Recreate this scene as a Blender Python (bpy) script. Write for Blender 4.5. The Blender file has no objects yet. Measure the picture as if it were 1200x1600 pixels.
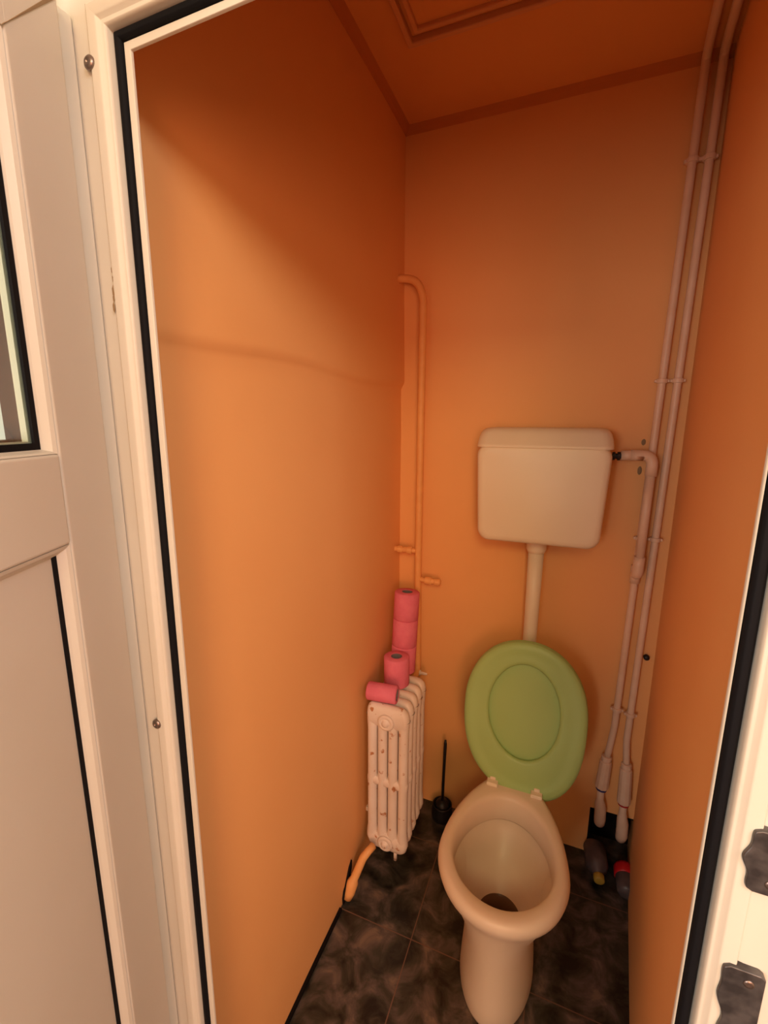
import bpy, bmesh, math, random
from mathutils import Vector, Matrix
random.seed(7)
C = bpy.context.scene.collection
PI = math.pi

# ------------------------------------------------------------ camera
H = 1.5183
yaw, pitch, roll, FPX = 0.38121, 0.19262, 0.005793, 703.61
fw = Vector((-math.sin(yaw)*math.cos(pitch), math.cos(yaw)*math.cos(pitch), -math.sin(pitch)))
r0 = Vector((math.cos(yaw), math.sin(yaw), 0)); u0 = r0.cross(fw)
rt = r0*math.cos(roll) + u0*math.sin(roll); up = u0*math.cos(roll) - r0*math.sin(roll)
cd = bpy.data.cameras.new('camera'); cam = bpy.data.objects.new('camera', cd); C.objects.link(cam)
M4 = Matrix((rt, up, -fw)).transposed().to_4x4(); M4.translation = (0, 0, H)
cam.matrix_world = M4
cd.sensor_fit = 'HORIZONTAL'; cd.sensor_width = 36; cd.lens = FPX/1200*36; cd.clip_start = 0.02
bpy.context.scene.camera = cam

# ------------------------------------------------------------ world, lights, exposure
w = bpy.data.worlds.new('world'); bpy.context.scene.world = w; w.use_nodes = True
bg = w.node_tree.nodes['Background']; bg.inputs[0].default_value = (1.0, .95, .78, 1); bg.inputs[1].default_value = 1.0
vs = bpy.context.scene.view_settings
vs.view_transform = 'Standard'; vs.look = 'None'; vs.gamma = 1; vs.exposure = 0.0; vs.use_curve_mapping = False

def area(name, loc, target, sx, sy, power, col):
    d = bpy.data.lights.new(name, 'AREA'); d.shape = 'RECTANGLE'; d.size = sx; d.size_y = sy; d.energy = power; d.color = col
    o = bpy.data.objects.new(name, d); C.objects.link(o); o.location = loc
    o.rotation_euler = (Vector(target)-Vector(loc)).to_track_quat('-Z', 'Y').to_euler()
    return o
# unseen fill lights added behind the camera: two high, two at the back openings
area('high_fill_right', (1.15, -.75, 2.35), (-.4, .9, 1.0), .5, .5, 14, (1, 1, 1))
area('high_fill_middle', (.35, -1.3, 2.35), (-.3, 1.2, 1.0), .5, .5, 13.5, (1, .84, .42))
area('back_fill_left', (-.85, -1.92, 1.45), (.2, .5, 1.1), .8, 1.1, 29, (1, .90, .82))
area('back_fill_right', (.9, -1.92, 1.35), (0, .5, 1.0), .9, 1.1, 30, (1, .38, .19))

# ------------------------------------------------------------ materials
def mat(name, col, rough=.6, col2=None, scale=8, detail=3, bump=0, bscale=60, metal=0, spec=.5, lo=.35, hi=.65, coat=0, trans=0, ior=1.45):
    m = bpy.data.materials.new(name); m.use_nodes = True
    nt = m.node_tree; b = nt.nodes['Principled BSDF']
    b.inputs['Base Color'].default_value = (*col, 1); b.inputs['Roughness'].default_value = rough
    b.inputs['Metallic'].default_value = metal; b.inputs['Specular IOR Level'].default_value = spec
    b.inputs['Coat Weight'].default_value = coat; b.inputs['Transmission Weight'].default_value = trans; b.inputs['IOR'].default_value = ior
    g = nt.nodes.new('ShaderNodeNewGeometry')
    if col2:
        n = nt.nodes.new('ShaderNodeTexNoise'); n.inputs['Scale'].default_value = scale; n.inputs['Detail'].default_value = detail
        r = nt.nodes.new('ShaderNodeValToRGB'); r.color_ramp.elements[0].position = lo; r.color_ramp.elements[1].position = hi
        r.color_ramp.elements[0].color = (*col, 1); r.color_ramp.elements[1].color = (*col2, 1)
        nt.links.new(g.outputs['Position'], n.inputs['Vector']); nt.links.new(n.outputs['Fac'], r.inputs['Fac'])
        nt.links.new(r.outputs['Color'], b.inputs['Base Color'])
    if bump:
        n2 = nt.nodes.new('ShaderNodeTexNoise'); n2.inputs['Scale'].default_value = bscale; n2.inputs['Detail'].default_value = 4
        bp = nt.nodes.new('ShaderNodeBump'); bp.inputs['Strength'].default_value = bump; bp.inputs['Distance'].default_value = .004
        nt.links.new(g.outputs['Position'], n2.inputs['Vector']); nt.links.new(n2.outputs['Fac'], bp.inputs['Height']); nt.links.new(bp.outputs['Normal'], b.inputs['Normal'])
    return m

M = dict(
    wall=mat('orange_paint', (.90, .465, .18), .55, (.88, .44, .165), 2.5, 3, .12, 25, spec=.5),
    ceil=mat('ceiling_paint', (.86, .40, .13), .8, (.83, .37, .115), 3, 3, .1, 30, spec=.2),
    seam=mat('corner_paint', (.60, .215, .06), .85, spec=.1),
    hatch=mat('hatch_paint', (.74, .36, .16), .5, spec=.35),
    hpipe=mat('orange_pipe_paint', (.88, .44, .16), .5, (.84, .40, .14), 30, 3, .15, 60),
    white=mat('anteroom_wall', (.66, .58, .46), .8),
    pvc=mat('cream_pvc', (.73, .685, .615), .42, (.70, .65, .57), 4, 3, spec=.4),
    gap=mat('frame_dirt', (.30, .20, .11), .8),
    rubber=mat('black_rubber', (.006, .006, .008), .7, spec=.15),
    screw=mat('screw_metal', (.28, .22, .2), .35, metal=.9),
    plate=mat('strike_metal', (.07, .065, .07), .42, (.16, .15, .155), 60, 2, .3, 50, metal=.7),
    plast=mat('cream_plastic', (.86, .76, .62), .33, (.84, .73, .58), 5, 2, spec=.45),
    ceram=mat('glazed_ceramic', (.80, .67, .55), .36, (.77, .64, .51), 5, 3, spec=.5),
    stain=mat('limescale', (.16, .09, .05), .3),
    water=mat('bowl_water', (.03, .02, .012), .05),
    green=mat('green_plastic', (.40, .60, .24), .4, (.37, .56, .215), 3, 2, spec=.4),
    ppr=mat('pink_white_pipe', (.80, .58, .44), .4, (.76, .53, .38), 20, 2),
    black=mat('black_plastic', (.012, .011, .012), .45),
    blue=mat('blue_ring', (.02, .03, .16), .5), redr=mat('red_ring', (.45, .02, .02), .5),
    paper=mat('pink_paper', (.82, .22, .32), .92, (.78, .19, .29), 40, 3, .3, 120, spec=.1),
    card=mat('grey_card', (.20, .16, .17), .9),
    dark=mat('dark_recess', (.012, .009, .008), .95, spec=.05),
    bgrey=mat('grey_bottle', (.12, .085, .085), .4, (.07, .055, .055), 30), yellow=mat('yellow_cap', (.42, .27, .04), .4),
    red=mat('red_plastic', (.55, .01, .015), .35),
    iron=mat('radiator_paint', (.86, .76, .70), .42, (.80, .68, .60), 9, 4, .25, 45),
    spacer=mat('glazing_spacer', (.78, .84, .76), .5), dgrey=mat('rebate_shade_grey', (.06, .052, .052), .5),
    concrete=mat('outdoor_render', (.7, .66, .55), .8),
)
# radiator: rust freckles over the old paint
def rusty(m):
    nt = m.node_tree; b = nt.nodes['Principled BSDF']; src = b.inputs['Base Color'].links[0].from_socket
    g = nt.nodes.new('ShaderNodeNewGeometry'); n = nt.nodes.new('ShaderNodeTexNoise'); n.inputs['Scale'].default_value = 38; n.inputs['Detail'].default_value = 5
    r = nt.nodes.new('ShaderNodeValToRGB'); r.color_ramp.elements[0].position = .64; r.color_ramp.elements[1].position = .70
    mx = nt.nodes.new('ShaderNodeMix'); mx.data_type = 'RGBA'
    nt.links.new(g.outputs['Position'], n.inputs['Vector']); nt.links.new(n.outputs['Fac'], r.inputs['Fac']); nt.links.new(r.outputs['Color'], mx.inputs['Factor'])
    nt.links.new(src, mx.inputs['A']); mx.inputs['B'].default_value = (.50, .22, .10, 1); nt.links.new(mx.outputs['Result'], b.inputs['Base Color'])
rusty(M['iron'])
# glass
gm = bpy.data.materials.new('pane_glass'); gm.use_nodes = True; nt = gm.node_tree
for n in list(nt.nodes): nt.nodes.remove(n)
o_ = nt.nodes.new('ShaderNodeOutputMaterial'); t_ = nt.nodes.new('ShaderNodeBsdfTransparent'); g_ = nt.nodes.new('ShaderNodeBsdfGlossy'); g_.inputs['Roughness'].default_value = .02
fr_ = nt.nodes.new('ShaderNodeMapRange'); lw_ = nt.nodes.new('ShaderNodeLayerWeight'); lw_.inputs[0].default_value = .3; nt.links.new(lw_.outputs['Facing'], fr_.inputs[0]); fr_.inputs[3].default_value = .03; fr_.inputs[4].default_value = .35; mx_ = nt.nodes.new('ShaderNodeMixShader'); t_.inputs[0].default_value = (.93, .95, .9, 1)
nt.links.new(fr_.outputs[0], mx_.inputs[0]); nt.links.new(t_.outputs[0], mx_.inputs[1]); nt.links.new(g_.outputs[0], mx_.inputs[2]); nt.links.new(mx_.outputs[0], o_.inputs[0])
M['glass'] = gm
# floor: dark marbled tiles with pinkish grout, 0.33 m grid
fm = bpy.data.materials.new('dark_marbled_tiles'); fm.use_nodes = True; nt = fm.node_tree; b = nt.nodes['Principled BSDF']
b.inputs['Roughness'].default_value = .28; b.inputs['Specular IOR Level'].default_value = .4
g = nt.nodes.new('ShaderNodeNewGeometry'); sp = nt.nodes.new('ShaderNodeSeparateXYZ'); nt.links.new(g.outputs['Position'], sp.inputs[0])
n = nt.nodes.new('ShaderNodeTexNoise'); n.inputs['Scale'].default_value = 13; n.inputs['Detail'].default_value = 5; n.inputs['Roughness'].default_value = .6; n.inputs['Distortion'].default_value = .6
nt.links.new(g.outputs['Position'], n.inputs['Vector'])
r = nt.nodes.new('ShaderNodeValToRGB'); e = r.color_ramp.elements
e[0].position = .36; e[0].color = (.010, .010, .009, 1); e[1].position = .68; e[1].color = (.19, .13, .095, 1)
k = e.new(.48); k.color = (.045, .040, .030, 1); k = e.new(.58); k.color = (.10, .075, .065, 1)
nt.links.new(n.outputs['Fac'], r.inputs['Fac'])
def mth(op, a, v=None, c=None):
    q = nt.nodes.new('ShaderNodeMath'); q.operation = op
    if hasattr(a, 'links'): nt.links.new(a, q.inputs[0])
    else: q.inputs[0].default_value = a
    if v is not None:
        if hasattr(v, 'links'): nt.links.new(v, q.inputs[1])
        else: q.inputs[1].default_value = v
    if c is not None: q.inputs[2].default_value = c
    return q.outputs[0]
def gridline(s, off):
    a = mth('ADD', s, off + 3.3 + .165); a = mth('MODULO', a, .33); a = mth('SUBTRACT', a, .165); a = mth('ABSOLUTE', a); return mth('LESS_THAN', a, .0016)
gl = mth('MAXIMUM', gridline(sp.outputs[0], .32), gridline(sp.outputs[1], -1.037))
mx = nt.nodes.new('ShaderNodeMix'); mx.data_type = 'RGBA'; nt.links.new(gl, mx.inputs['Factor']); nt.links.new(r.outputs['Color'], mx.inputs['A']); mx.inputs['B'].default_value = (.16, .085, .06, 1)
nt.links.new(mx.outputs['Result'], b.inputs['Base Color'])
M['floor'] = fm

# ------------------------------------------------------------ mesh helpers
def obj(name, bm, m, parent=None, smooth=False, label=None, bevel=0, seg=3):
    bmesh.ops.recalc_face_normals(bm, faces=bm.faces)
    me = bpy.data.meshes.new(name); bm.to_mesh(me); bm.free()
    ms = m if isinstance(m, (list, tuple)) else [m]
    for x in ms: me.materials.append(M[x])
    if smooth: me.polygons.foreach_set('use_smooth', [True]*len(me.polygons))
    o = bpy.data.objects.new(name, me); C.objects.link(o)
    if bevel:
        md = o.modifiers.new('bevel', 'BEVEL'); md.width = bevel; md.segments = seg; md.limit_method = 'ANGLE'; md.angle_limit = .6
        me.polygons.foreach_set('use_smooth', [True]*len(me.polygons)); o.modifiers.new('wn', 'WEIGHTED_NORMAL')
    if parent: o.parent = parent; o.matrix_parent_inverse = parent.matrix_basis.inverted()
    if label: o['label'] = label
    return o
def tag(o, label, cat, group=None, kind=None):
    if label: o['label'] = label
    if cat: o['category'] = cat
    if group: o['group'] = group
    if kind: o['kind'] = kind
    return o
def thing(name, loc, label, cat, group=None):
    o = bpy.data.objects.new(name, None); C.objects.link(o); o.location = loc; o.empty_display_size = .05
    return tag(o, label, cat, group)
def struct(o, label=None, cat=None): return tag(o, label, cat, kind='structure')
def box(bm, a, b):
    vs_ = [bm.verts.new((x, y, z)) for x in (a[0], b[0]) for y in (a[1], b[1]) for z in (a[2], b[2])]
    for f in ((0,1,3,2),(4,6,7,5),(0,4,5,1),(2,3,7,6),(0,2,6,4),(1,5,7,3)): bm.faces.new([vs_[i] for i in f])
    return vs_
def prism(bm, pts, z0, z1):                 # plan polygon extruded upwards
    lo = [bm.verts.new((x, y, z0)) for x, y in pts]; hi = [bm.verts.new((x, y, z1)) for x, y in pts]
    n_ = len(pts); bm.faces.new(lo); bm.faces.new(hi)
    for i in range(n_): bm.faces.new((lo[i], lo[(i+1) % n_], hi[(i+1) % n_], hi[i]))
def loft(bm, rings, cap0=True, cap1=True, mi=0):
    rs = [[bm.verts.new(p) for p in r] for r in rings]; n_ = len(rs[0])
    for a, b2 in zip(rs, rs[1:]):
        for i in range(n_): f = bm.faces.new((a[i], a[(i+1) % n_], b2[(i+1) % n_], b2[i])); f.material_index = mi
    if cap0: bm.faces.new(rs[0])
    if cap1: bm.faces.new(rs[-1])
    return rs
def frame_of(d):
    d = Vector(d).normalized(); a = Vector((0, 0, 1)) if abs(d.z) < .9 else Vector((1, 0, 0))
    u = d.cross(a).normalized(); return u, d.cross(u).normalized()
def tube(bm, pts, rad, n_=16):
    pts = [Vector(p) for p in pts]; rs = []
    rads = rad if isinstance(rad, (list, tuple)) else [rad]*len(pts)
    u = None
    for i, p in enumerate(pts):
        d = (pts[min(i+1, len(pts)-1)] - pts[max(i-1, 0)]).normalized()
        if u is None: u, v = frame_of(d)
        else:
            u = (u - d*u.dot(d)).normalized(); v = d.cross(u)
        rs.append([p + (u*math.cos(t) + v*math.sin(t))*rads[i] for t in [2*PI*j/n_ for j in range(n_)]])
    loft(bm, rs)
def arc(p0, p1, p2, n_=8):                  # quadratic bend
    p0, p1, p2 = map(Vector, (p0, p1, p2))
    return [(1-t)**2*p0 + 2*t*(1-t)*p1 + t*t*p2 for t in [i/n_ for i in range(n_+1)]]
def lathe(bm, p, axis, prof, n_=32):        # prof: (distance along axis, radius)
    p = Vector(p); ax = Vector(axis).normalized(); u, v = frame_of(ax)
    loft(bm, [[p + ax*h + (u*math.cos(t) + v*math.sin(t))*max(r_, 1e-4) for t in [2*PI*j/n_ for j in range(n_)]] for h, r_ in prof])
def B(): return bmesh.new()

# ------------------------------------------------------------ room shell
XL, YB, ZC = -.555, 1.55, 2.4415
YF = .46                                      # inner face of the front wall
def xr(y): return .3124 - .098*(YB - y)
# left wall: a soft plaster ledge at about 1.645 m, wavy towards the back corner
bm = B()
prof = [(0, 0), (1.30, 0), (1.50, -.001), (1.60, -.004), (1.632, -.004), (1.642, .000), (1.650, .006), (1.662, .008), (1.75, .006), (1.95, .001), (ZC+.06, 0)]
ny = 24; cols = []
for i in range(ny+1):
    y = YF + (YB + .02 - YF)*i/ny; col = []
    for z, dx in prof:
        wz = z + (.006*math.sin(y*9) if 1.5 < z < 1.8 else 0)
        col.append(bm.verts.new((XL + dx + .0025*math.sin(y*5+z*3), y, wz)))
    cols.append(col)
for a, b2 in zip(cols, cols[1:]):
    for j in range(len(prof)-1): bm.faces.new((a[j], b2[j], b2[j+1], a[j+1]))
bk = [bm.verts.new((XL-.10, y, z)) for y, z in ((YF, 0), (YB+.02, 0), (YB+.02, ZC+.06), (YF, ZC+.06))]
bm.faces.new(bk)
bm.faces.new([c for c in cols[0]] + [bk[3], bk[0]]); bm.faces.new([c for c in reversed(cols[-1])] + [bk[1], bk[2]])
bm.faces.new([c[-1] for c in cols] + [bk[2], bk[3]]); bm.faces.new([c[0] for c in reversed(cols)] + [bk[0], bk[1]])
wl = struct(obj('wall_left', bm, 'wall', smooth=True), 'orange painted side wall with a faint plaster ledge, radiator side')
md = wl.modifiers.new('es', 'EDGE_SPLIT'); md.split_angle = .7
bm = B()                                      # ragged hole where the low heating pipe enters
pts = [(1.050, .0), (1.048, .025), (1.056, .045), (1.066, .052), (1.078, .070), (1.095, .095), (1.112, .108), (1.110, .085), (1.098, .055), (1.085, .02), (1.08, 0)]
fr = [bm.verts.new((XL+.0035, y, z)) for y, z in pts]; bkv = [bm.verts.new((XL-.02, y, z)) for y, z in pts]
bm.faces.new(fr); bm.faces.new(bkv)
for i in range(len(pts)): bm.faces.new((fr[i], fr[(i+1) % len(pts)], bkv[(i+1) % len(pts)], bkv[i]))
obj('wall_hole', bm, 'dark', wl, label='dark broken plaster around the pipe')

# back wall with the dark recess low in the right corner
bm = B()
box(bm, (XL-.1, YB, 0), (.176, YB+.12, ZC+.06)); box(bm, (.176, YB, .185), (.60, YB+.12, ZC+.06)); box(bm, (.176, YB+.10, 0), (.60, YB+.12, .185))
wb = struct(obj('wall_back', bm, 'wall'), 'orange painted back wall behind the toilet')
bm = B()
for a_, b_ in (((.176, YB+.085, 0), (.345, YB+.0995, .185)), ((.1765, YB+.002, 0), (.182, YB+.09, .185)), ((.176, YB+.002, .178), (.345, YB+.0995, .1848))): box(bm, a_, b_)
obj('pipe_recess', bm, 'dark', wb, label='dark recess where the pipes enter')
# right wall runs slightly inwards towards the door
bm = B(); y0 = .47
prism(bm, [(xr(y0), y0), (xr(YB+.1), YB+.1), (xr(YB+.1)+.12, YB+.1), (xr(y0)+.12, y0)], 0, ZC+.06)
struct(obj('wall_right', bm, 'wall'), 'orange painted side wall at the right of the toilet')
# front wall around the door opening (orange inside, pale outside)
bm = B()
box(bm, (-.66, YF-.006, 1.965), (.60, YF+.008, ZC+.06))
struct(obj('wall_front', bm, 'wall'), 'orange wall above the toilet door')
bm = B(); box(bm, (XL-.1, YF-.06, ZC), (.6, YB+.12, ZC+.1)); struct(obj('ceiling', bm, 'ceil'), 'red-orange painted toilet ceiling')
bm = B(); box(bm, (-1.8, -2.1, -.1), (1.6, 1.8, 0)); struct(obj('floor', bm, 'floor'), 'dark marbled tile floor')
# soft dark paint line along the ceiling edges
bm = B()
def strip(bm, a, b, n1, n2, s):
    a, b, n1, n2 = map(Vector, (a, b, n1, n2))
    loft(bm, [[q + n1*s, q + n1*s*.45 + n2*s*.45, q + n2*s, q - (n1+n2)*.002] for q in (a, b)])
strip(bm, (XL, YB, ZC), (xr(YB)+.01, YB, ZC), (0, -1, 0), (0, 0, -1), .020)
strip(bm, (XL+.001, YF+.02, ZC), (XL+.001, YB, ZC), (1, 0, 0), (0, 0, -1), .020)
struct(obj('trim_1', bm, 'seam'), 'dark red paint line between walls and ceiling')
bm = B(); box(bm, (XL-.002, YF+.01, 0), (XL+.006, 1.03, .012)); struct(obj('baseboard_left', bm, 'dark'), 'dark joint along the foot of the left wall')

# anteroom in which the camera stands
bm = B(); box(bm, (xr(y0)+.005, YF-.03, 0), (1.6, YF+.09, 2.6)); box(bm, (-.60, YF-.045, 2.03), (xr(y0)+.005, YF-.008, 2.6)); struct(obj('wall_anteroom_front', bm, 'white'), 'pale anteroom wall beside the toilet door')
bm = B(); box(bm, (1.5, -2.1, 0), (1.6, YF-.03, 2.6)); struct(obj('wall_anteroom_right', bm, 'white'))
bm = B(); box(bm, (-1.8, -2.1, 0), (1.6, -2.0, .85)); box(bm, (-1.8, -2.1, 2.05), (1.6, -2.0, 2.6)); box(bm, (-1.8, -2.1, .85), (-1.3, -2.0, 2.05)); box(bm, (-.4, -2.1, .85), (.4, -2.0, 2.05)); box(bm, (1.4, -2.1, .85), (1.6, -2.0, 2.05))
struct(obj('wall_anteroom_back', bm, 'white'))
bm = B(); box(bm, (-1.8, -2.0, 0), (-1.7, 1.8, .80)); box(bm, (-1.8, -2.0, 2.2), (-1.7, 1.8, 2.6)); box(bm, (-1.8, -2.0, .8), (-1.7, .15, 2.2)); box(bm, (-1.8, 1.5, .8), (-1.7, 1.8, 2.2)); box(bm, (-1.7, 1.7, 0), (-.66, 1.8, 2.6))
struct(obj('wall_anteroom_left', bm, 'white'))
bm = B(); box(bm, (-.640, .362, 0), (-.581, .459, 2.6)); struct(obj('reveal_light_block', bm, 'white'), 'added unseen block behind the door hinges that stops stray light')  # unseen block added to keep stray light off the frame flange
bm = B(); box(bm, (-1.8, -2.1, 2.6), (1.6, YF+.05, 2.7)); box(bm, (-1.8, YF+.05, 2.6), (-.6, 1.8, 2.7)); struct(obj('ceiling_anteroom', bm, 'white'))

# ------------------------------------------------------------ ceiling hatch
t = thing('ceiling_hatch', (-.15, .95, ZC), 'orange painted square hatch with moulded frame in the ceiling', 'hatch')
def rect_frame(bm, x0, y0_, x1, y1, w_, z0, z1):
    o4 = [(x0, y0_), (x1, y0_), (x1, y1), (x0, y1)]; i4 = [(x0+w_, y0_+w_), (x1-w_, y0_+w_), (x1-w_, y1-w_), (x0+w_, y1-w_)]
    vo = [[bm.verts.new((x, y, z)) for x, y in o4] for z in (z0, z1)]; vi = [[bm.verts.new((x, y, z)) for x, y in i4] for z in (z0, z1)]
    for i in range(4):
        j = (i+1) % 4
        for q in ((vo[0][i], vo[0][j], vi[0][j], vi[0][i]), (vo[1][i], vo[1][j], vi[1][j], vi[1][i]), (vo[0][i], vo[0][j], vo[1][j], vo[1][i]), (vi[0][i], vi[0][j], vi[1][j], vi[1][i])): bm.faces.new(q)
bm = B(); rect_frame(bm, -.437, .62, .13, 1.237, .014, ZC-.016, ZC+.002); obj('outer_moulding', bm, 'hatch', t, bevel=.004)
bm = B(); rect_frame(bm, -.412, .645, .105, 1.205, .012, ZC-.014, ZC+.002); obj('inner_moulding', bm, 'hatch', t, bevel=.004)
bm = B(); box(bm, (-.401, .656, ZC-.004), (.094, 1.194, ZC+.002)); obj('panel', bm, 'ceil', t)

# ------------------------------------------------------------ door frame (cream plastic)
t = struct(thing('trim_2', (-.18, .44, 0), 'cream plastic door frame with black rubber seal', 'door frame'))
FT = 1.934                                    # height of the rubber seal
XG, XS, XR = -.4925, -.552, .148
# profile in (outwards, depth): outwards = distance from opening edge away from the opening
prof = [(.02, .462), (.02, .4475), (-.0075, .4465), (-.0075, .4425), (.0005, .4410), (.0005, .4455), (.0115, .4455), (.0115, .4315), (.0135, .4285), (.0170, .4275), (.0195, .4245), (.0215, .4235), (.0325, .4232), (.0335, .4245), (.0335, .462)]
def outline(k, pr):
    d_, y = pr
    if k > 1: d_ = max(d_, -.001)
    return [(XG-d_, y, 0), (XG-d_, y, FT+d_), (XR+d_, y, FT+d_), (XR+d_, y, 0)][k]
bm = B(); loft(bm, [[outline(k, pr) for pr in prof] for k in range(4)]); obj('frame_profile', bm, 'pvc', t, bevel=.0012, seg=2)
gp = [(.0010, .4450), (.0010, .4385), (.0035, .4355), (.0085, .4355), (.0110, .4385), (.0110, .4450)]
bm = B(); loft(bm, [[outline(k, pr) for pr in gp] for k in range(4)]); obj('rubber_seal', bm, 'rubber', t, bevel=.001, seg=2)
# outer flange of the frame, behind the leaf edge, and the dark joint
bm = B(); loft(bm, [[outline(k, pr) for pr in [(.0336, .445), (.0336, .4285), (.039, .4275), (.085, .4275), (.085, .445)]] for k in range(4)]); obj('outer_flange', bm, 'pvc', t, bevel=.001, seg=2)
bm = B(); loft(bm, [[outline(k, pr) for pr in [(.0332, .44), (.0332, .4252), (.0349, .4252), (.0349, .44)]] for k in range(2)]); obj('joint_line', bm, 'gap', t)
for z in (1.912, 1.085):
    bm = B(); lathe(bm, (-.5265, .4240, z), (0, -1, 0), [(0, .0075), (.0025, .0072), (.0042, .005), (.0044, .002), (.003, .0018), (.003, 0)], 20); obj('screw', bm, 'screw', t, smooth=True)
bm = B()
for dx, dz, s in ((0, 0, .0035), (.0015, .014, .0025), (-.002, -.018, .003), (.0005, .024, .0018), (-.001, -.008, .0022)):
    bmesh.ops.create_icosphere(bm, subdivisions=1, radius=s, matrix=Matrix.Translation((-.5262+dx, .4238, 1.675+dz)) @ Matrix.Diagonal((.7, .3, 2.2, 1)))
obj('dirt_chip', bm, 'gap', t, label='chipped dirty spot')
# strike plates on the right jamb: worn metal with an irregular edge
def strike(z0, z1, x0):
    bm = B(); n_ = 28; L_ = []; R_ = []
    for i in range(n_+1):
        f = i/n_; z = z0 + (z1-z0)*f; k_ = .0028*math.sin(f*6.0+z0*7) + .0012*math.sin(f*15+z0*3)
        taper = .004 if i in (0, n_) else 0
        L_.append((x0 + k_ + taper, z)); R_.append((x0 + .030 - taper, z))
    poly = L_ + R_[::-1]
    a = [bm.verts.new((x, .4290, z)) for x, z in poly]; c = [bm.verts.new((x, .4200, z)) for x, z in poly]
    bm.faces.new(a); bm.faces.new(c)
    for i in range(len(poly)): bm.faces.new((a[i], a[(i+1) % len(poly)], c[(i+1) % len(poly)], c[i]))
    o = obj('strike_plate', bm, 'plate', t, bevel=.0012, seg=2)
    for z in (z0+.012, z1-.012):
        bm = B(); lathe(bm, (x0+.018, .4203, z), (0, -1, 0), [(0, .0045), (.0012, .004), (.0015, .0015), (.001, 0)], 16); obj('plate_screw', bm, 'screw', o, smooth=True)
strike(1.119, 1.181, .1735)
strike(.948, 1.034, .1725)

# ------------------------------------------------------------ door leaf standing half open at the left
A = Vector((-.535, .40, 0)); d = Vector((.42922, -.9032, 0)); nrm = Vector((.9032, .42922, 0))   # u along the leaf from hinge, w = out of the visible face
def L(u, z, w): return A + d*u + nrm*w + Vector((0, 0, z))
t = thing('door_1', A, 'half open cream plastic door leaf with glazed upper pane and solid lower panel', 'door'); struct(t)
LW = .60; ZT = 1.962
def lbox(bm, u0, u1, z0, z1, w0, w1):
    vs_ = [bm.verts.new(L(u, z, w_)) for u in (u0, u1) for z in (z0, z1) for w_ in (w0, w1)]
    for f in ((0,1,3,2),(4,6,7,5),(0,4,5,1),(2,3,7,6),(0,2,6,4),(1,5,7,3)): bm.faces.new([vs_[i] for i in f])
bm = B(); lbox(bm, 0, .095, .012, ZT, -.040, 0); obj('stile', bm, 'pvc', t, bevel=.005)
bm = B(); lbox(bm, LW-.095, LW, .012, ZT, -.040, 0); obj('stile', bm, 'pvc', t, bevel=.005)
bm = B()                                      # top rail with mitred ends
poly = [(.0955, 1.8645), (LW-.0955, 1.8645), (LW-.001, ZT-.0005), (.001, ZT-.0005)]
a = [bm.verts.new(L(u, z, -.0003)) for u, z in poly]; c = [bm.verts.new(L(u, z, -.0395)) for u, z in poly]
bm.faces.new(a); bm.faces.new(c)
for i in range(4): bm.faces.new((a[i], a[(i+1) % 4], c[(i+1) % 4], c[i]))
obj('top_rail', bm, 'pvc', t)
bm = B(); lbox(bm, 0, .002, ZT-.1, ZT, -.001, .0004)
for i in range(1):
    pass
bm.free(); bm = B()                           # weld seam on the mitre
q = [L(.094, 1.867, .0008), L(.0965, 1.864, .0008), L(.003, ZT-.001, .0008), L(.0005, ZT-.004, .0008)]
q2 = [p_ - nrm*.003 for p_ in q]; va = [bm.verts.new(p_) for p_ in q]; vb = [bm.verts.new(p_) for p_ in q2]
bm.faces.new(va); bm.faces.new(vb)
for i in range(4): bm.faces.new((va[i], va[(i+1) % 4], vb[(i+1) % 4], vb[i]))
obj('weld_seam', bm, 'gap', t)
bm = B(); lbox(bm, .094, LW-.094, 1.388, 1.486, -.040, .0005); obj('middle_rail', bm, 'pvc', t, bevel=.004)
bm = B(); lbox(bm, .094, LW-.094, .012, .12, -.040, -.0003); obj('bottom_rail', bm, 'pvc', t, bevel=.004)
def bead(name, u0, u1, z0, z1, w_, dep, wb=None):      # sloping glazing bead round an opening
    bm = B()
    ro = [(u0, z0), (u1, z0), (u1, z1), (u0, z1)]
    def off(s):
        sb = s*(wb/w_ if wb else 1)
        return [(u0+s, z0+sb), (u1-s, z0+sb), (u1-s, z1-s), (u0+s, z1-s)]
    rings = []
    for s, ww in ((0, -.001), (.004, -.003), (w_-.004, -dep+.004), (w_, -dep), (w_, -dep-.0005), (0, -dep-.0005)):
        rings.append([bm.verts.new(L(u, z, ww)) for u, z in off(s)])
    for a_, b_ in zip(rings, rings[1:]+rings[:1]):
        for i in range(4): bm.faces.new((a_[i], a_[(i+1) % 4], b_[(i+1) % 4], b_[i]))
    return obj(name, bm, 'pvc', t)
def lframe(name, u0, u1, z0, z1, w_, f0, f1, m):
    bm = B(); rr = []
    for s, ww in ((0, f0), (0, f1), (w_, f1), (w_, f0)):
        rr.append([bm.verts.new(L(u, z, ww)) for u, z in [(u0+s, z0+s), (u1-s, z0+s), (u1-s, z1-s), (u0+s, z1-s)]])
    for a_, b_ in zip(rr, rr[1:]+rr[:1]):
        for i in range(4): bm.faces.new((a_[i], a_[(i+1) % 4], b_[(i+1) % 4], b_[i]))
    return obj(name, bm, m, t)
WU0, WU1, WZ0, WZ1 = .095, LW-.095, 1.486, 1.8645
bead('glazing_bead', WU0, WU1, WZ0, WZ1, .012, .013, .006)
lframe('pane_seal', WU0+.0105, WU1-.0105, WZ0+.004, WZ1-.0105, .0075, -.0135, -.0105, 'rubber')
PU0, PU1, PZ0, PZ1 = .095, LW-.095, .12, 1.388
bead('panel_bead', PU0, PU1, PZ0, PZ1, .012, .012)
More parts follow.
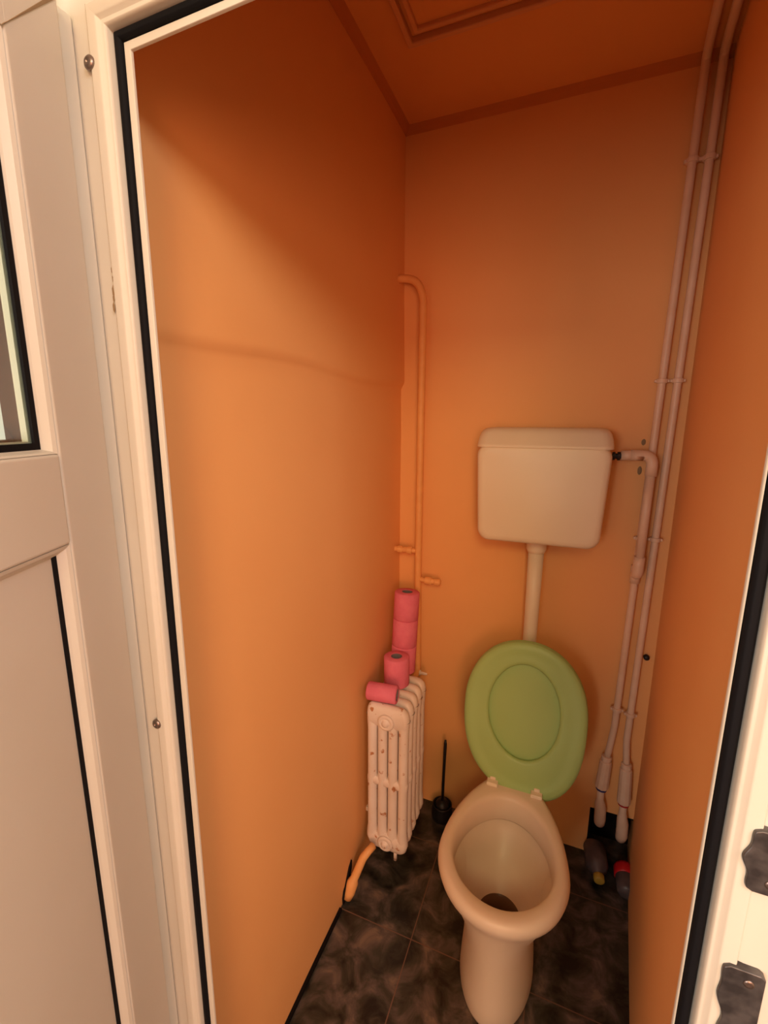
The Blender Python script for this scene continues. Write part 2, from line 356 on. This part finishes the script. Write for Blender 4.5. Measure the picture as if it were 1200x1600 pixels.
lframe('panel_seal', PU0+.0105, PU1-.0105, PZ0+.0105, PZ1-.001, .0065, -.0125, -.0100, 'rubber')
bm = B(); lbox(bm, PU0+.012, PU1-.012, PZ0+.012, PZ1+.01, -.032, -.0115); obj('lower_panel', bm, 'pvc', t)
pn = lframe('spacer_bar', WU0+.0100, WU1-.0100, WZ0+.004, WZ1-.0100, .0090, -.0220, -.0160, 'spacer')
lframe('rear_rebate_shade', WU0-.0005, WU1+.0005, WZ0-.0005, WZ1+.0005, .0155, -.0400, -.0222, 'dgrey')  # dark grey paints the shaded rebate and outer seal behind the pane
bm = B(); lbox(bm, WU0+.012, WU1-.012, WZ0+.002, WZ1-.012, -.0158, -.0138); obj('pane', bm, 'glass', t, label='clear glass pane')
bm = B(); box(bm, (-.592, .403, .01), (-.551, .4268, 1.965)); obj('hinge_light_stop', bm, 'pvc', t, bevel=.003)  # added strip closing the hinge gap so no light leaks onto the flange
for z in (1.70, .35):                         # hinges in the shaded gap
    bm = B(); lathe(bm, (-.557, .409, z-.045), (0, 0, 1), [(0, .004), (0.002, .0055), (.088, .0055), (.09, .004)], 16); obj('hinge', bm, 'pvc', t, smooth=True)

# ------------------------------------------------------------ toilet
t = thing('toilet', (-.073, 1.10, 0), 'cream ceramic floor-standing toilet with raised green seat', 'toilet')
def egg(cx, cy, a, f, b_, z, n_=64, sq=0, nar=0):
    out = []
    for i in range(n_):
        th = 2*PI*i/n_; s, c = math.sin(th), math.cos(th)
        y = cy - (f if c > 0 else b_)*math.copysign(abs(c)**(1-sq), c) if c else cy
        k_ = 1 - nar*max(0, (y-cy)/b_)**1.5 if b_ else 1
        out.append((cx + a*math.copysign(abs(s)**(1-sq*.5), s)*k_, y, z))
    return out
CX = -.075
E_ = lambda cy, a, f, b_, z, nar=.0, cx=CX: egg(cx, cy, a, f, b_, z, nar=nar)
rings = [E_(1.08, .098, .166, .24, 0), E_(1.08, .100, .169, .245, .01), E_(1.08, .098, .166, .24, .05), E_(1.08, .093, .162, .235, .12), E_(1.08, .094, .164, .24, .19),
         E_(1.075, .103, .166, .245, .24), E_(1.065, .118, .163, .26, .28), E_(1.055, .137, .161, .28, .312), E_(1.05, .154, .166, .295, .335, .1), E_(1.05, .165, .179, .305, .355, .15),
         E_(1.05, .169, .188, .31, .375, .2), E_(1.05, .165, .188, .31, .391, .22), E_(1.05, .157, .182, .303, .3985, .22), E_(1.05, .150, .173, .29, .400, .2),
         E_(1.06, .141, .160, .21, .399, .1), E_(1.06, .135, .154, .192, .394, .08), E_(1.06, .131, .150, .186, .383, .06), E_(1.06, .129, .148, .183, .322, .05), E_(1.06, .132, .151, .186, .316, .05), E_(1.06, .137, .156, .193, .315, .05),
         E_(1.06, .138, .156, .194, .309, .05), E_(1.055, .130, .146, .183, .288), E_(1.055, .116, .130, .160, .252), E_(1.055, .088, .100, .115, .212), E_(1.055, .058, .068, .064, .186), E_(1.055, .046, .050, .044, .160), E_(1.06, .042, .044, .040, .10), E_(1.06, .02, .02, .02, .085)]
bm = B(); loft(bm, rings)
for f in bm.faces:
    zc_ = sum(v.co.z for v in f.verts)/len(f.verts)
    if .08 < zc_ < .182 and all(abs(v.co.x-CX) < .064 and abs(v.co.y-1.057) < .075 for v in f.verts): f.material_index = 1
bowl = obj('bowl', bm, ['ceram', 'stain'], t, smooth=True)
bm = B(); loft(bm, [E_(1.058, .044, .047, .042, .150), E_(1.058, .044, .047, .042, .152)]); obj('water', bm, 'water', bowl)
bm = B(); tube(bm, [(CX, 1.33, .33), (CX, 1.40, .34), (CX, 1.45, .35)], .034, 24); obj('inlet_spigot', bm, 'ceram', bowl, smooth=True)
# seat and lid raised, leaning back
TH = math.radians(13)
PV = Vector((-.062, 1.305, .418)); uz = Vector((0, math.sin(TH), math.cos(TH))); un = Vector((0, -math.cos(TH), math.sin(TH)))
SK = .10
def LP(u, v, w_):
    v2 = v - SK*u*max(0, 1 - v/.30)            # lower edge slants a little: worn hinges
    return PV + Vector((u, 0, 0)) + uz*v2 + un*w_
def lid_ring(s, w_, n_=72, cx=0, hw=.186, v0=-.045, v1=.435, e=1.0):
    cv = .215; out = []
    for i in range(n_):
        th = 2*PI*i/n_; x, y = math.sin(th), math.cos(th)
        p_ = 2.12 if y > 0 else 2.45
        rr = (abs(x)**p_ + abs(y)**p_)**(-1/p_)
        hh = (v1-cv) if y > 0 else (cv-v0)
        out.append(LP(cx + (hw-s)*x*rr, cv + (hh-s)*y*rr, w_))
    return out
def in_ring(g_, w_, n_=72):
    out = []
    for i in range(n_):
        th = 2*PI*i/n_; out.append(LP((.108+g_)*math.sin(th), .216 + (.148+g_)*math.cos(th), w_))
    return out
bm = B(); rs = loft(bm, [lid_ring(.010, -.002), lid_ring(.002, .000), lid_ring(0, .005), lid_ring(.002, .012), lid_ring(.012, .017), lid_ring(.026, .0175), lid_ring(.034, .0150), lid_ring(.05, .0155), in_ring(.012, .0165), in_ring(.004, .0145), in_ring(0, .009), in_ring(.001, .002), in_ring(.008, -.002)], False, False)
for i in range(72): bm.faces.new((rs[-1][i], rs[-1][(i+1) % 72], rs[0][(i+1) % 72], rs[0][i]))
obj('seat_ring', bm, 'green', t, smooth=True)
bm = B(); loft(bm, [lid_ring(.02, -.022), lid_ring(.006, -.019), lid_ring(-.001, -.012), lid_ring(-.001, -.005), lid_ring(.006, -.003), lid_ring(.03, -.0035), lid_ring(.09, -.0025), lid_ring(.15, -.0015)]); obj('lid', bm, 'green', t, smooth=True)
for hx in (-.137, -.004):
    sx = hx
    dz = .0
    bm = B(); box(bm, (sx-.017, 1.268, .399), (sx+.017, 1.300, .411)); box(bm, (sx-.009, 1.285, .405), (sx+.009, 1.316, .419)); box(bm, (sx-.022, 1.292, .409), (sx+.022, 1.303, .421))
    obj('hinge', bm, 'plast', t, bevel=.003, label='cream plastic seat hinge')

# ------------------------------------------------------------ cistern
t = thing('toilet_cistern', (-.067, 1.475, 1.17), 'cream plastic wall-hung cistern with down pipe above the toilet', 'cistern')
def rr_ring(x0, x1, z0, z1, rd, y, n_=8, tp=0):
    out = []
    for cx_, cz_, a0 in ((x1-rd, z1-rd, 0), (x0+rd, z1-rd, PI/2), (x0+rd, z0+rd, PI), (x1-rd, z0+rd, 3*PI/2)):
        for i in range(n_+1):
            th = a0 + PI/2*i/n_; x, z = cx_+rd*math.cos(th), cz_+rd*math.sin(th)
            k_ = 1 - tp*(z1-z)/(z1-z0); xm = (x0+x1)/2
            out.append((xm + (x-xm)*k_, y, z))
    return out
x0, x1, z0, z1 = -.258, .124, 1.158, 1.460
bm = B(); loft(bm, [rr_ring(x0+.006, x1-.006, z0+.006, z1, .03, 1.549, tp=.07), rr_ring(x0+.002, x1-.002, z0+.002, z1, .032, 1.47, tp=.07), rr_ring(x0, x1, z0, z1, .036, 1.425, tp=.07),
    rr_ring(x0+.003, x1-.003, z0+.003, z1-.001, .036, 1.410, tp=.07), rr_ring(x0+.010, x1-.010, z0+.010, z1-.005, .034, 1.402, tp=.07), rr_ring(x0+.022, x1-.022, z0+.022, z1-.014, .028, 1.3995, tp=.07)])
for f in list(bm.faces): pass
tank = obj('tank', bm, 'plast', t, smooth=True)
bm = B()
def hr(e, ef, z, rd=.034, ylo=1.399, yhi=1.549):
    out = []; X0, X1, Y0, Y1 = x0-.001+e, x1+.001-e, ylo+ef, yhi-min(e, .004)
    for cx_, cy_, a0 in ((X1-.006, Y1-.006, 0), (X0+.006, Y1-.006, PI/2), (X0+rd, Y0+rd, PI), (X1-rd, Y0+rd, 3*PI/2)):
        q_ = .006 if a0 in (0, PI/2) else rd
        for i in range(9):
            th = a0 + PI/2*i/8; out.append((cx_+q_*math.cos(th), cy_+q_*math.sin(th), z))
    return out
loft(bm, [hr(.003, .002, 1.450), hr(0, 0, 1.452), hr(0, 0, 1.458), hr(.000, .003, 1.462), hr(.002, .012, 1.478), hr(.006, .021, 1.493), hr(.012, .029, 1.503), hr(.022, .040, 1.509), hr(.04, .055, 1.5115)])
obj('cistern_lid', bm, 'plast', t, smooth=True)
PX = -.066; PY = 1.497
bm = B(); lathe(bm, (PX, PY, 1.168), (0, 0, -1), [(0, .030), (.012, .032), (.045, .031), (.056, .026), (.058, .022)], 32); obj('outlet_nut', bm, 'plast', t, smooth=True)
bm = B(); tube(bm, [(PX, PY, 1.12), (PX, PY, .9), (PX-.002, PY, .5), (PX-.002, PY, .42)] + arc((PX-.002, PY, .42), (PX-.003, PY, .352), (PX-.006, 1.44, .350)), [.0245, .0225] + [.021]*11, 24)
obj('flush_pipe', bm, 'plast', t, smooth=True)
bm = B(); lathe(bm, (.118, 1.49, 1.434-.004), (1, 0, 0), [(0, .006), (.008, .006), (.009, .012), (.016, .012), (.0165, .008), (.022, .008), (.0225, .0125), (.030, .0125), (.0305, .007), (.04, .007)], 12); obj('inlet_fitting', bm, 'black', t, label='black threaded inlet fitting')

# ------------------------------------------------------------ water pipes, right of the cistern
def clip(parent, x, z, y=1.525, r_=.0105, m='ppr'):
    bm = B(); lathe(bm, (x, y, z-.006), (0, 0, 1), [(0, r_), (0, r_+.004), (.012, r_+.004), (.012, r_)], 18); box(bm, (x-.005, y, z-.006), (x+.005, YB+.002, z+.006)); box(bm, (x-.019, y-.004, z-.004), (x+.019, y+.006, z+.004))
    return obj('clip', bm, m, parent, bevel=.001, seg=1)
def union(parent, p0, ax, L_, r_, ring, name='union'):
    bm = B(); lathe(bm, p0, ax, [(0, r_*.72), (.003, r_), (.015, r_), (.017, r_*.85), (.019, r_*.8), (.022, r_*1.15), (L_-.006, r_*1.3), (L_-.002, r_*1.15), (L_, r_*.7)], 10)
    u_ = obj(name, bm, 'ppr', parent, smooth=False, bevel=.001, seg=1)
    a_ = Vector(ax).normalized(); bm = B(); lathe(bm, Vector(p0)+a_*(L_-.001), a_, [(0, r_*.9), (0, r_*1.02), (.006, r_*1.02), (.006, r_*.9)], 16); obj('colour_ring', bm, ring, u_, label=('blue ring' if ring == 'blue' else 'red ring'))
def lerp(a, b_, f): return a + (b_-a)*f
YP = 1.525
t = thing('cold_water_pipe', (.232, YP, 0), 'left of two pinkish wall pipes, branching to the cistern', 'pipe', None)
tops = Vector((.250, YP, ZC-.03)); bend = Vector((.219, YP, .545))
bm = B(); tube(bm, [(tops.x-.09, .60, ZC-.0125), (tops.x-.004, YP-.04, ZC-.0125)] + arc((tops.x-.004, YP-.04, ZC-.0125), (tops.x, YP, ZC-.0125), tops, 6)[1:] + [lerp(tops, bend, .5), bend] + arc(bend, (.218, YP, .52), (.207, YP-.004, .42)) [1:], .0105); obj('riser', bm, 'ppr', t, smooth=True)
for z in (2.195, 1.643, 1.182, .600): clip(t, lerp(tops, bend, (ZC-z)/(ZC-.545)).x, z)
union(t, (.206, YP-.004, .425), (-.05, -.03, -1), .125, .0165, 'blue')
bm = B(); tube(bm, [(.199, YP-.008, .30), (.200, YP-.006, .255), (.202, YP-.004, .235), (.205, YP, .215), (.207, YP+.002, .17), (.208, YP+.01, .150), (.208, YP+.05, .13)], [.0115, .0115, .017, .0185, .0185, .0175, .013]); obj('elbow', bm, 'ppr', t, smooth=True)
ya = 1.493
bm = B(); tube(bm, [(.150, ya, 1.432), (.150+.035, ya, 1.434)], .0145, 20); obj('branch', bm, 'ppr', t, smooth=True)
bm = B(); tube(bm, [(.175, ya, 1.434), (.208, ya, 1.434)] + arc((.208, ya, 1.434), (.232, ya, 1.434), (.232, ya, 1.405), 6) + [(.2315, ya, 1.375)], .0155, 20); obj('elbow', bm, 'ppr', t, smooth=True)
bm = B(); tube(bm, [(.2315, ya, 1.39), (.229, ya+.004, 1.12)], .0125, 20); obj('branch', bm, 'ppr', t, smooth=True)
bm = B(); tube(bm, [(.229, ya+.004, 1.13), (.229, ya+.006, 1.105)] + arc((.229, ya+.006, 1.095), (.229, ya+.006, 1.070), (.228, YP, 1.068), 6), .0155, 20); obj('elbow', bm, 'ppr', t, smooth=True)
bm = B(); tube(bm, [(.2275, YP, 1.095), (.227, YP, 1.04)], .0145, 20); obj('tee', bm, 'ppr', t, smooth=True)
bm = B(); bmesh.ops.create_icosphere(bm, subdivisions=2, radius=.006, matrix=Matrix.Translation((.212, YB-.001, 1.47)) @ Matrix.Diagonal((1, .4, 1.6, 1))); bmesh.ops.create_icosphere(bm, subdivisions=2, radius=.006, matrix=Matrix.Translation((.210, YB-.001, 1.385)) @ Matrix.Diagonal((1, .4, 2.2, 1)))
obj('plaster_hole', bm, 'gap', wb, label='dark chipped holes behind the pipe')

t = thing('hot_water_pipe', (.267, YP, 0), 'right of two pinkish wall pipes, nearest the right corner', 'pipe', None)
tops = Vector((.287, YP, ZC-.03)); bend = Vector((.259, YP, .50))
bm = B(); tube(bm, [(tops.x-.09, .60, ZC-.0125), (tops.x-.004, YP-.04, ZC-.0125)] + arc((tops.x-.004, YP-.04, ZC-.0125), (tops.x, YP, ZC-.0125), tops, 6)[1:] + [lerp(tops, bend, .5), bend] + arc(bend, (.260, YP, .47), (.266, YP-.004, .41))[1:], .0105); obj('riser', bm, 'ppr', t, smooth=True)
for z in (2.195, 1.643, 1.182, .592): clip(t, lerp(tops, bend, (ZC-z)/(ZC-.5)).x, z)
union(t, (.266, YP-.004, .415), (.03, -.03, -1), .150, .0165, 'redr')
bm = B(); tube(bm, [(.271, YP-.008, .27), (.272, YP-.006, .230), (.273, YP-.005, .205), (.276, YP-.004, .185), (.278, YP-.003, .135), (.278, YP+.008, .115), (.278, YP+.05, .10)], [.0115, .0115, .016, .0185, .0185, .0175, .013]); obj('elbow', bm, 'ppr', t, smooth=True)

bm = B(); lathe(bm, (.288, YB, .792), (0, -1, 0), [(0, .007), (.006, .009), (.014, .0085), (.017, .005), (.0172, 0)], 16)
tag(obj('wall_plug', bm, 'black', smooth=True), 'small black knob on the back wall beside the right-hand pipe', 'plug')

# ------------------------------------------------------------ heating pipe in the left corner
t = thing('heating_pipe', (-.468, 1.50, 0), 'tall orange painted heating pipe in the corner above the radiator', 'pipe')
hx, hy = -.468, 1.500
bm = B(); tube(bm, [(XL-.01, hy, 1.985), (XL+.012, hy, 1.987)] + arc((XL+.030, hy, 1.984), (hx-.004, hy, 1.978), (hx, hy, 1.90), 10) + [(hx, hy, 1.5), (hx+.001, hy, 1.0), (hx+.006, hy, .66)] + arc((hx+.006, hy, .63), (hx+.008, hy, .597), (hx+.008, 1.46, .597), 6) + [(hx+.008, 1.40, .597)], .0125, 20); obj('riser', bm, 'hpipe', t, smooth=True)
bm = B(); lathe(bm, (XL-.002, hy, 1.07), (1, 0, 0), [(0, .010), (.012, .010), (.013, .014), (.028, .014), (.029, .011), (.048, .011), (.049, .0145), (.066, .0145), (.067, .009), (.085, .009)], 10); obj('side_union', bm, 'hpipe', t, bevel=.001, seg=1)
bm = B(); lathe(bm, (hx+.005, hy, .965), (1, 0, -.04), [(0, .009), (.022, .009), (.023, .0135), (.045, .0145), (.047, .011), (.060, .011), (.061, .013), (.078, .012), (.082, .008)], 10); obj('drain_valve', bm, 'hpipe', t, bevel=.001, seg=1)
bm = B(); lathe(bm, (hx+.008, hy-.01, .600), (1, .1, -.05), [(0, .011), (.014, .011), (.016, .006), (.036, .005), (.04, .003)], 12); obj('air_vent', bm, 'iron', t, smooth=True)

# ------------------------------------------------------------ radiator
RY0, PIT, NS = 1.173, .046, 5
RX0, RX1, RZ0, RZ1 = -.530, -.388, .112, .648
t = thing('cast_iron_radiator', (-.46, 1.28, 0), 'old white cast iron column radiator low on the left wall', 'radiator')
cw = (RX1-RX0)/4
def section_mesh():
    bm = B()
    xs = [RX0 + cw*(i+.5) for i in range(4)]
    for i, x in enumerate(xs):
        rx = cw*.455
        rings_ = []
        for z, k_ in ((RZ0+.035, 1.25), (RZ0+.06, 1.2), (RZ0+.085, 1), (.345, 1), (.372, 1.05), (.40, 1), (RZ1-.09, 1), (RZ1-.040, 1.2), (RZ1-.04, 1.3)):
            rings_.append([(x + rx*k_*math.cos(a_)*.98, RY0+.019 + .0185*math.sin(a_), z) for a_ in [2*PI*j/14 for j in range(14)]])
        loft(bm, rings_)
    def slab(zs):                              # rounded bars across the four columns: (z, x0, x1, half thickness)
        rs_ = []
        for z, xa, xb, hy_ in zs:
            r_ = []
            for sx_, xc in ((1, xb-.014), (-1, xa+.014)):
                for j in range(9):
                    a_ = (-PI/2 + PI*j/8) if sx_ > 0 else (PI/2 + PI*j/8)
                    r_.append((xc + .014*math.cos(a_), RY0+.019 + hy_*math.sin(a_), z))
            rs_.append(r_)
        loft(bm, rs_)
    slab([(RZ1-.072, RX0+.003, RX1-.003, .012), (RZ1-.062, RX0, RX1, .018), (RZ1-.03, RX0, RX1, .0185), (RZ1-.016, RX0+.002, RX1-.004, .017), (RZ1-.006, RX0+.006, RX1-.012, .013), (RZ1, RX0+.014, RX1-.026, .006)])
    slab([(RZ0, RX0+.03, RX1-.03, .006), (RZ0+.006, RX0+.02, RX1-.012, .013), (RZ0+.016, RX0+.008, RX1-.003, .017), (RZ0+.03, RX0+.002, RX1, .0185), (RZ0+.052, RX0, RX1, .018), (RZ0+.062, RX0+.003, RX1-.003, .012)])
    slab([(.358, RX0+.002, RX1-.002, .012), (.364, RX0, RX1, .016), (.380, RX0, RX1, .016), (.386, RX0+.002, RX1-.002, .012)])
    for z in (RZ0+.038, RZ1-.048):             # hubs joining neighbouring sections
        lathe(bm, (-.459, RY0-.001, z), (0, 1, 0), [(0, .024), (.004, .027), (PIT-.004, .027), (PIT, .024)], 24)
    return bm
sec = obj('section', section_mesh(), 'iron', t, smooth=True)
md = sec.modifiers.new('es', 'EDGE_SPLIT'); md.split_angle = 1.0
for i in range(1, NS):
    c = sec.copy(); C.objects.link(c); c.parent = t; c.matrix_parent_inverse = sec.matrix_parent_inverse.copy(); c.location = sec.location + Vector((-.001*i, PIT*i, .0))
for z, nm in ((RZ1-.048, 'top'), (RZ0+.038, 'bottom')):
    bm = B(); lathe(bm, (-.459, RY0, z), (0, -1, 0), [(0, .026), (.004, .027), (.007, .024), (.008, .018), (.006, .016), (.006, .012), (.013, .010), (.015, .006), (.015, 0)], 28); obj('end_plug', bm, 'iron', t, smooth=True)
bm = B(); tube(bm, [(-.43, RY0+.02, RZ0+.01), (-.43, RY0+.02, RZ0-.035)], .006); obj('drip_stub', bm, 'iron', t, smooth=True)
for y in (RY0+PIT+.02, RY0+PIT*3+.02):
    bm = B(); box(bm, (XL-.01, y-.006, RZ0+.075), (-.50, y+.006, RZ0+.09)); obj('wall_bracket', bm, 'iron', t)
t = tag(None or obj('return_pipe', (lambda bm: (tube(bm, [(-.492, 1.150, .150), (-.500, 1.128, .148), (-.513, 1.115, .130), (-.528, 1.095, .085), (-.533, 1.088, .070), (-.536, 1.083, .060), (-.543, 1.074, .030), (-.550, 1.068, .012)], [.012, .012, .013, .0135, .0135, .0185, .0185, .017], 16), bm)[1])(B()), 'hpipe', smooth=True), 'short orange pipe from the radiator foot into a dark wall hole', 'pipe')

# ------------------------------------------------------------ toilet paper rolls
def roll(name, p, ax, L_, R_, label, group='pink toilet paper rolls on the radiator'):
    root = thing(name, p, label, 'toilet roll', group); p = Vector(p); a_ = Vector(ax).normalized()
    rc = .019
    bm = B(); u, v = frame_of(a_); n_ = 40; rs_ = []
    for h, r_ in ((.0, rc), (0, R_-.003), (.003, R_), (L_-.003, R_), (L_, R_-.003), (L_, rc)):
        rs_.append([bm.verts.new(p + a_*h + (u*math.cos(2*PI*j/n_) + v*math.sin(2*PI*j/n_))*r_) for j in range(n_)])
    for q1, q2 in zip(rs_, rs_[1:]+rs_[:1]):
        for j in range(n_): bm.faces.new((q1[j], q1[(j+1) % n_], q2[(j+1) % n_], q2[j]))
    obj('paper', bm, 'paper', root, smooth=True).modifiers.new('es', 'EDGE_SPLIT').split_angle = .8
    bm = B(); rs_ = []
    for h, r_ in ((.001, rc), (L_-.001, rc), (L_-.001, rc-.0015), (.001, rc-.0015)):
        rs_.append([bm.verts.new(p + a_*h + (u*math.cos(2*PI*j/n_) + v*math.sin(2*PI*j/n_))*r_) for j in range(n_)])
    for q1, q2 in zip(rs_, rs_[1:]+rs_[:1]):
        for j in range(n_): bm.faces.new((q1[j], q1[(j+1) % n_], q2[(j+1) % n_], q2[j]))
    obj('core', bm, 'card', root, smooth=True, label='grey cardboard core')
roll('toilet_roll', (-.535, 1.205, RZ1+.027), (1, .10, -.0), .098, .0285, 'small pink toilet roll lying on its side on the radiator front end')
roll('toilet_roll', (-.478, 1.318, RZ1), (-.02, .02, 1), .100, .043, 'pink toilet roll standing upright in front of the stack on the radiator')
sx, sy, ax = -.486, 1.402, Vector((.02, .07, 1)).normalized()
for i, lb in enumerate(('bottom pink toilet roll of the leaning stack of three on the radiator', 'middle pink toilet roll of the leaning stack of three on the radiator', 'top pink toilet roll of the leaning stack of three on the radiator')):
    q_ = Vector((sx, sy, RZ1+.003)) + ax*(.0975*i); roll('toilet_roll', q_, ax, .0968, .044, lb)

# ------------------------------------------------------------ toilet brush
t = thing('toilet_brush', (-.345, 1.50, 0), 'black toilet brush in a round holder on the floor beside the radiator', 'toilet brush')
bm = B(); lathe(bm, (-.345, 1.492, 0), (0, 0, 1), [(0, .036), (.004, .040), (.02, .041), (.055, .037), (.06, .038), (.062, .035), (.06, .033), (.02, .031), (.018, 0)], 28); obj('holder', bm, 'black', t, smooth=True)
bm = B(); lathe(bm, (-.345, 1.492, .03), (0, 0, 1), [(0, .02), (.01, .028), (.03, .028), (.045, .018), (.05, 0)], 20); obj('brush_head', bm, 'black', t, smooth=True)
bm = B(); tube(bm, [(-.345, 1.492, .06), (-.343, 1.49, .2), (-.340, 1.488, .33), (-.340, 1.488, .345)], [.0055, .0055, .006, .004], 12); obj('handle', bm, 'black', t, smooth=True)

# ------------------------------------------------------------ bottles in the right corner
t = thing('cleaner_bottle', (.205, 1.46, 0), 'greyish bottle with yellow cap lying on the floor below the wall pipes', 'bottle')
ax = Vector((.10, -1, -.10)).normalized(); p = Vector((.198, 1.535, .052))
bm = B(); lathe(bm, p, ax, [(0, .024), (.004, .032), (.012, .036), (.075, .036), (.092, .028), (.100, .017), (.112, .0145)], 28); obj('body', bm, 'bgrey', t, smooth=True)
bm = B(); lathe(bm, p+ax*.110, ax, [(0, .0165), (.002, .0175), (.018, .0165), (.020, .013), (.0205, 0)], 20); obj('cap', bm, 'yellow', t, smooth=True, label='yellow screw cap')
t = thing('spray_bottle', (.275, 1.46, 0), 'red-topped bottle lying on the floor in the right corner under the pipes', 'bottle')
ax = Vector((.02, -1, -.16)).normalized(); p = Vector((.292, 1.50, .040))
bm = B(); lathe(bm, p, ax, [(0, .012), (.004, .028), (.014, .034), (.040, .034), (.042, .031)], 28); obj('red_top', bm, 'red', t, smooth=True, label='bright red cap end')
bm = B(); lathe(bm, p+ax*.040, ax, [(0, .030), (.003, .031), (.045, .030), (.055, .024), (.057, 0)], 28); obj('body', bm, 'bgrey', t, smooth=True)
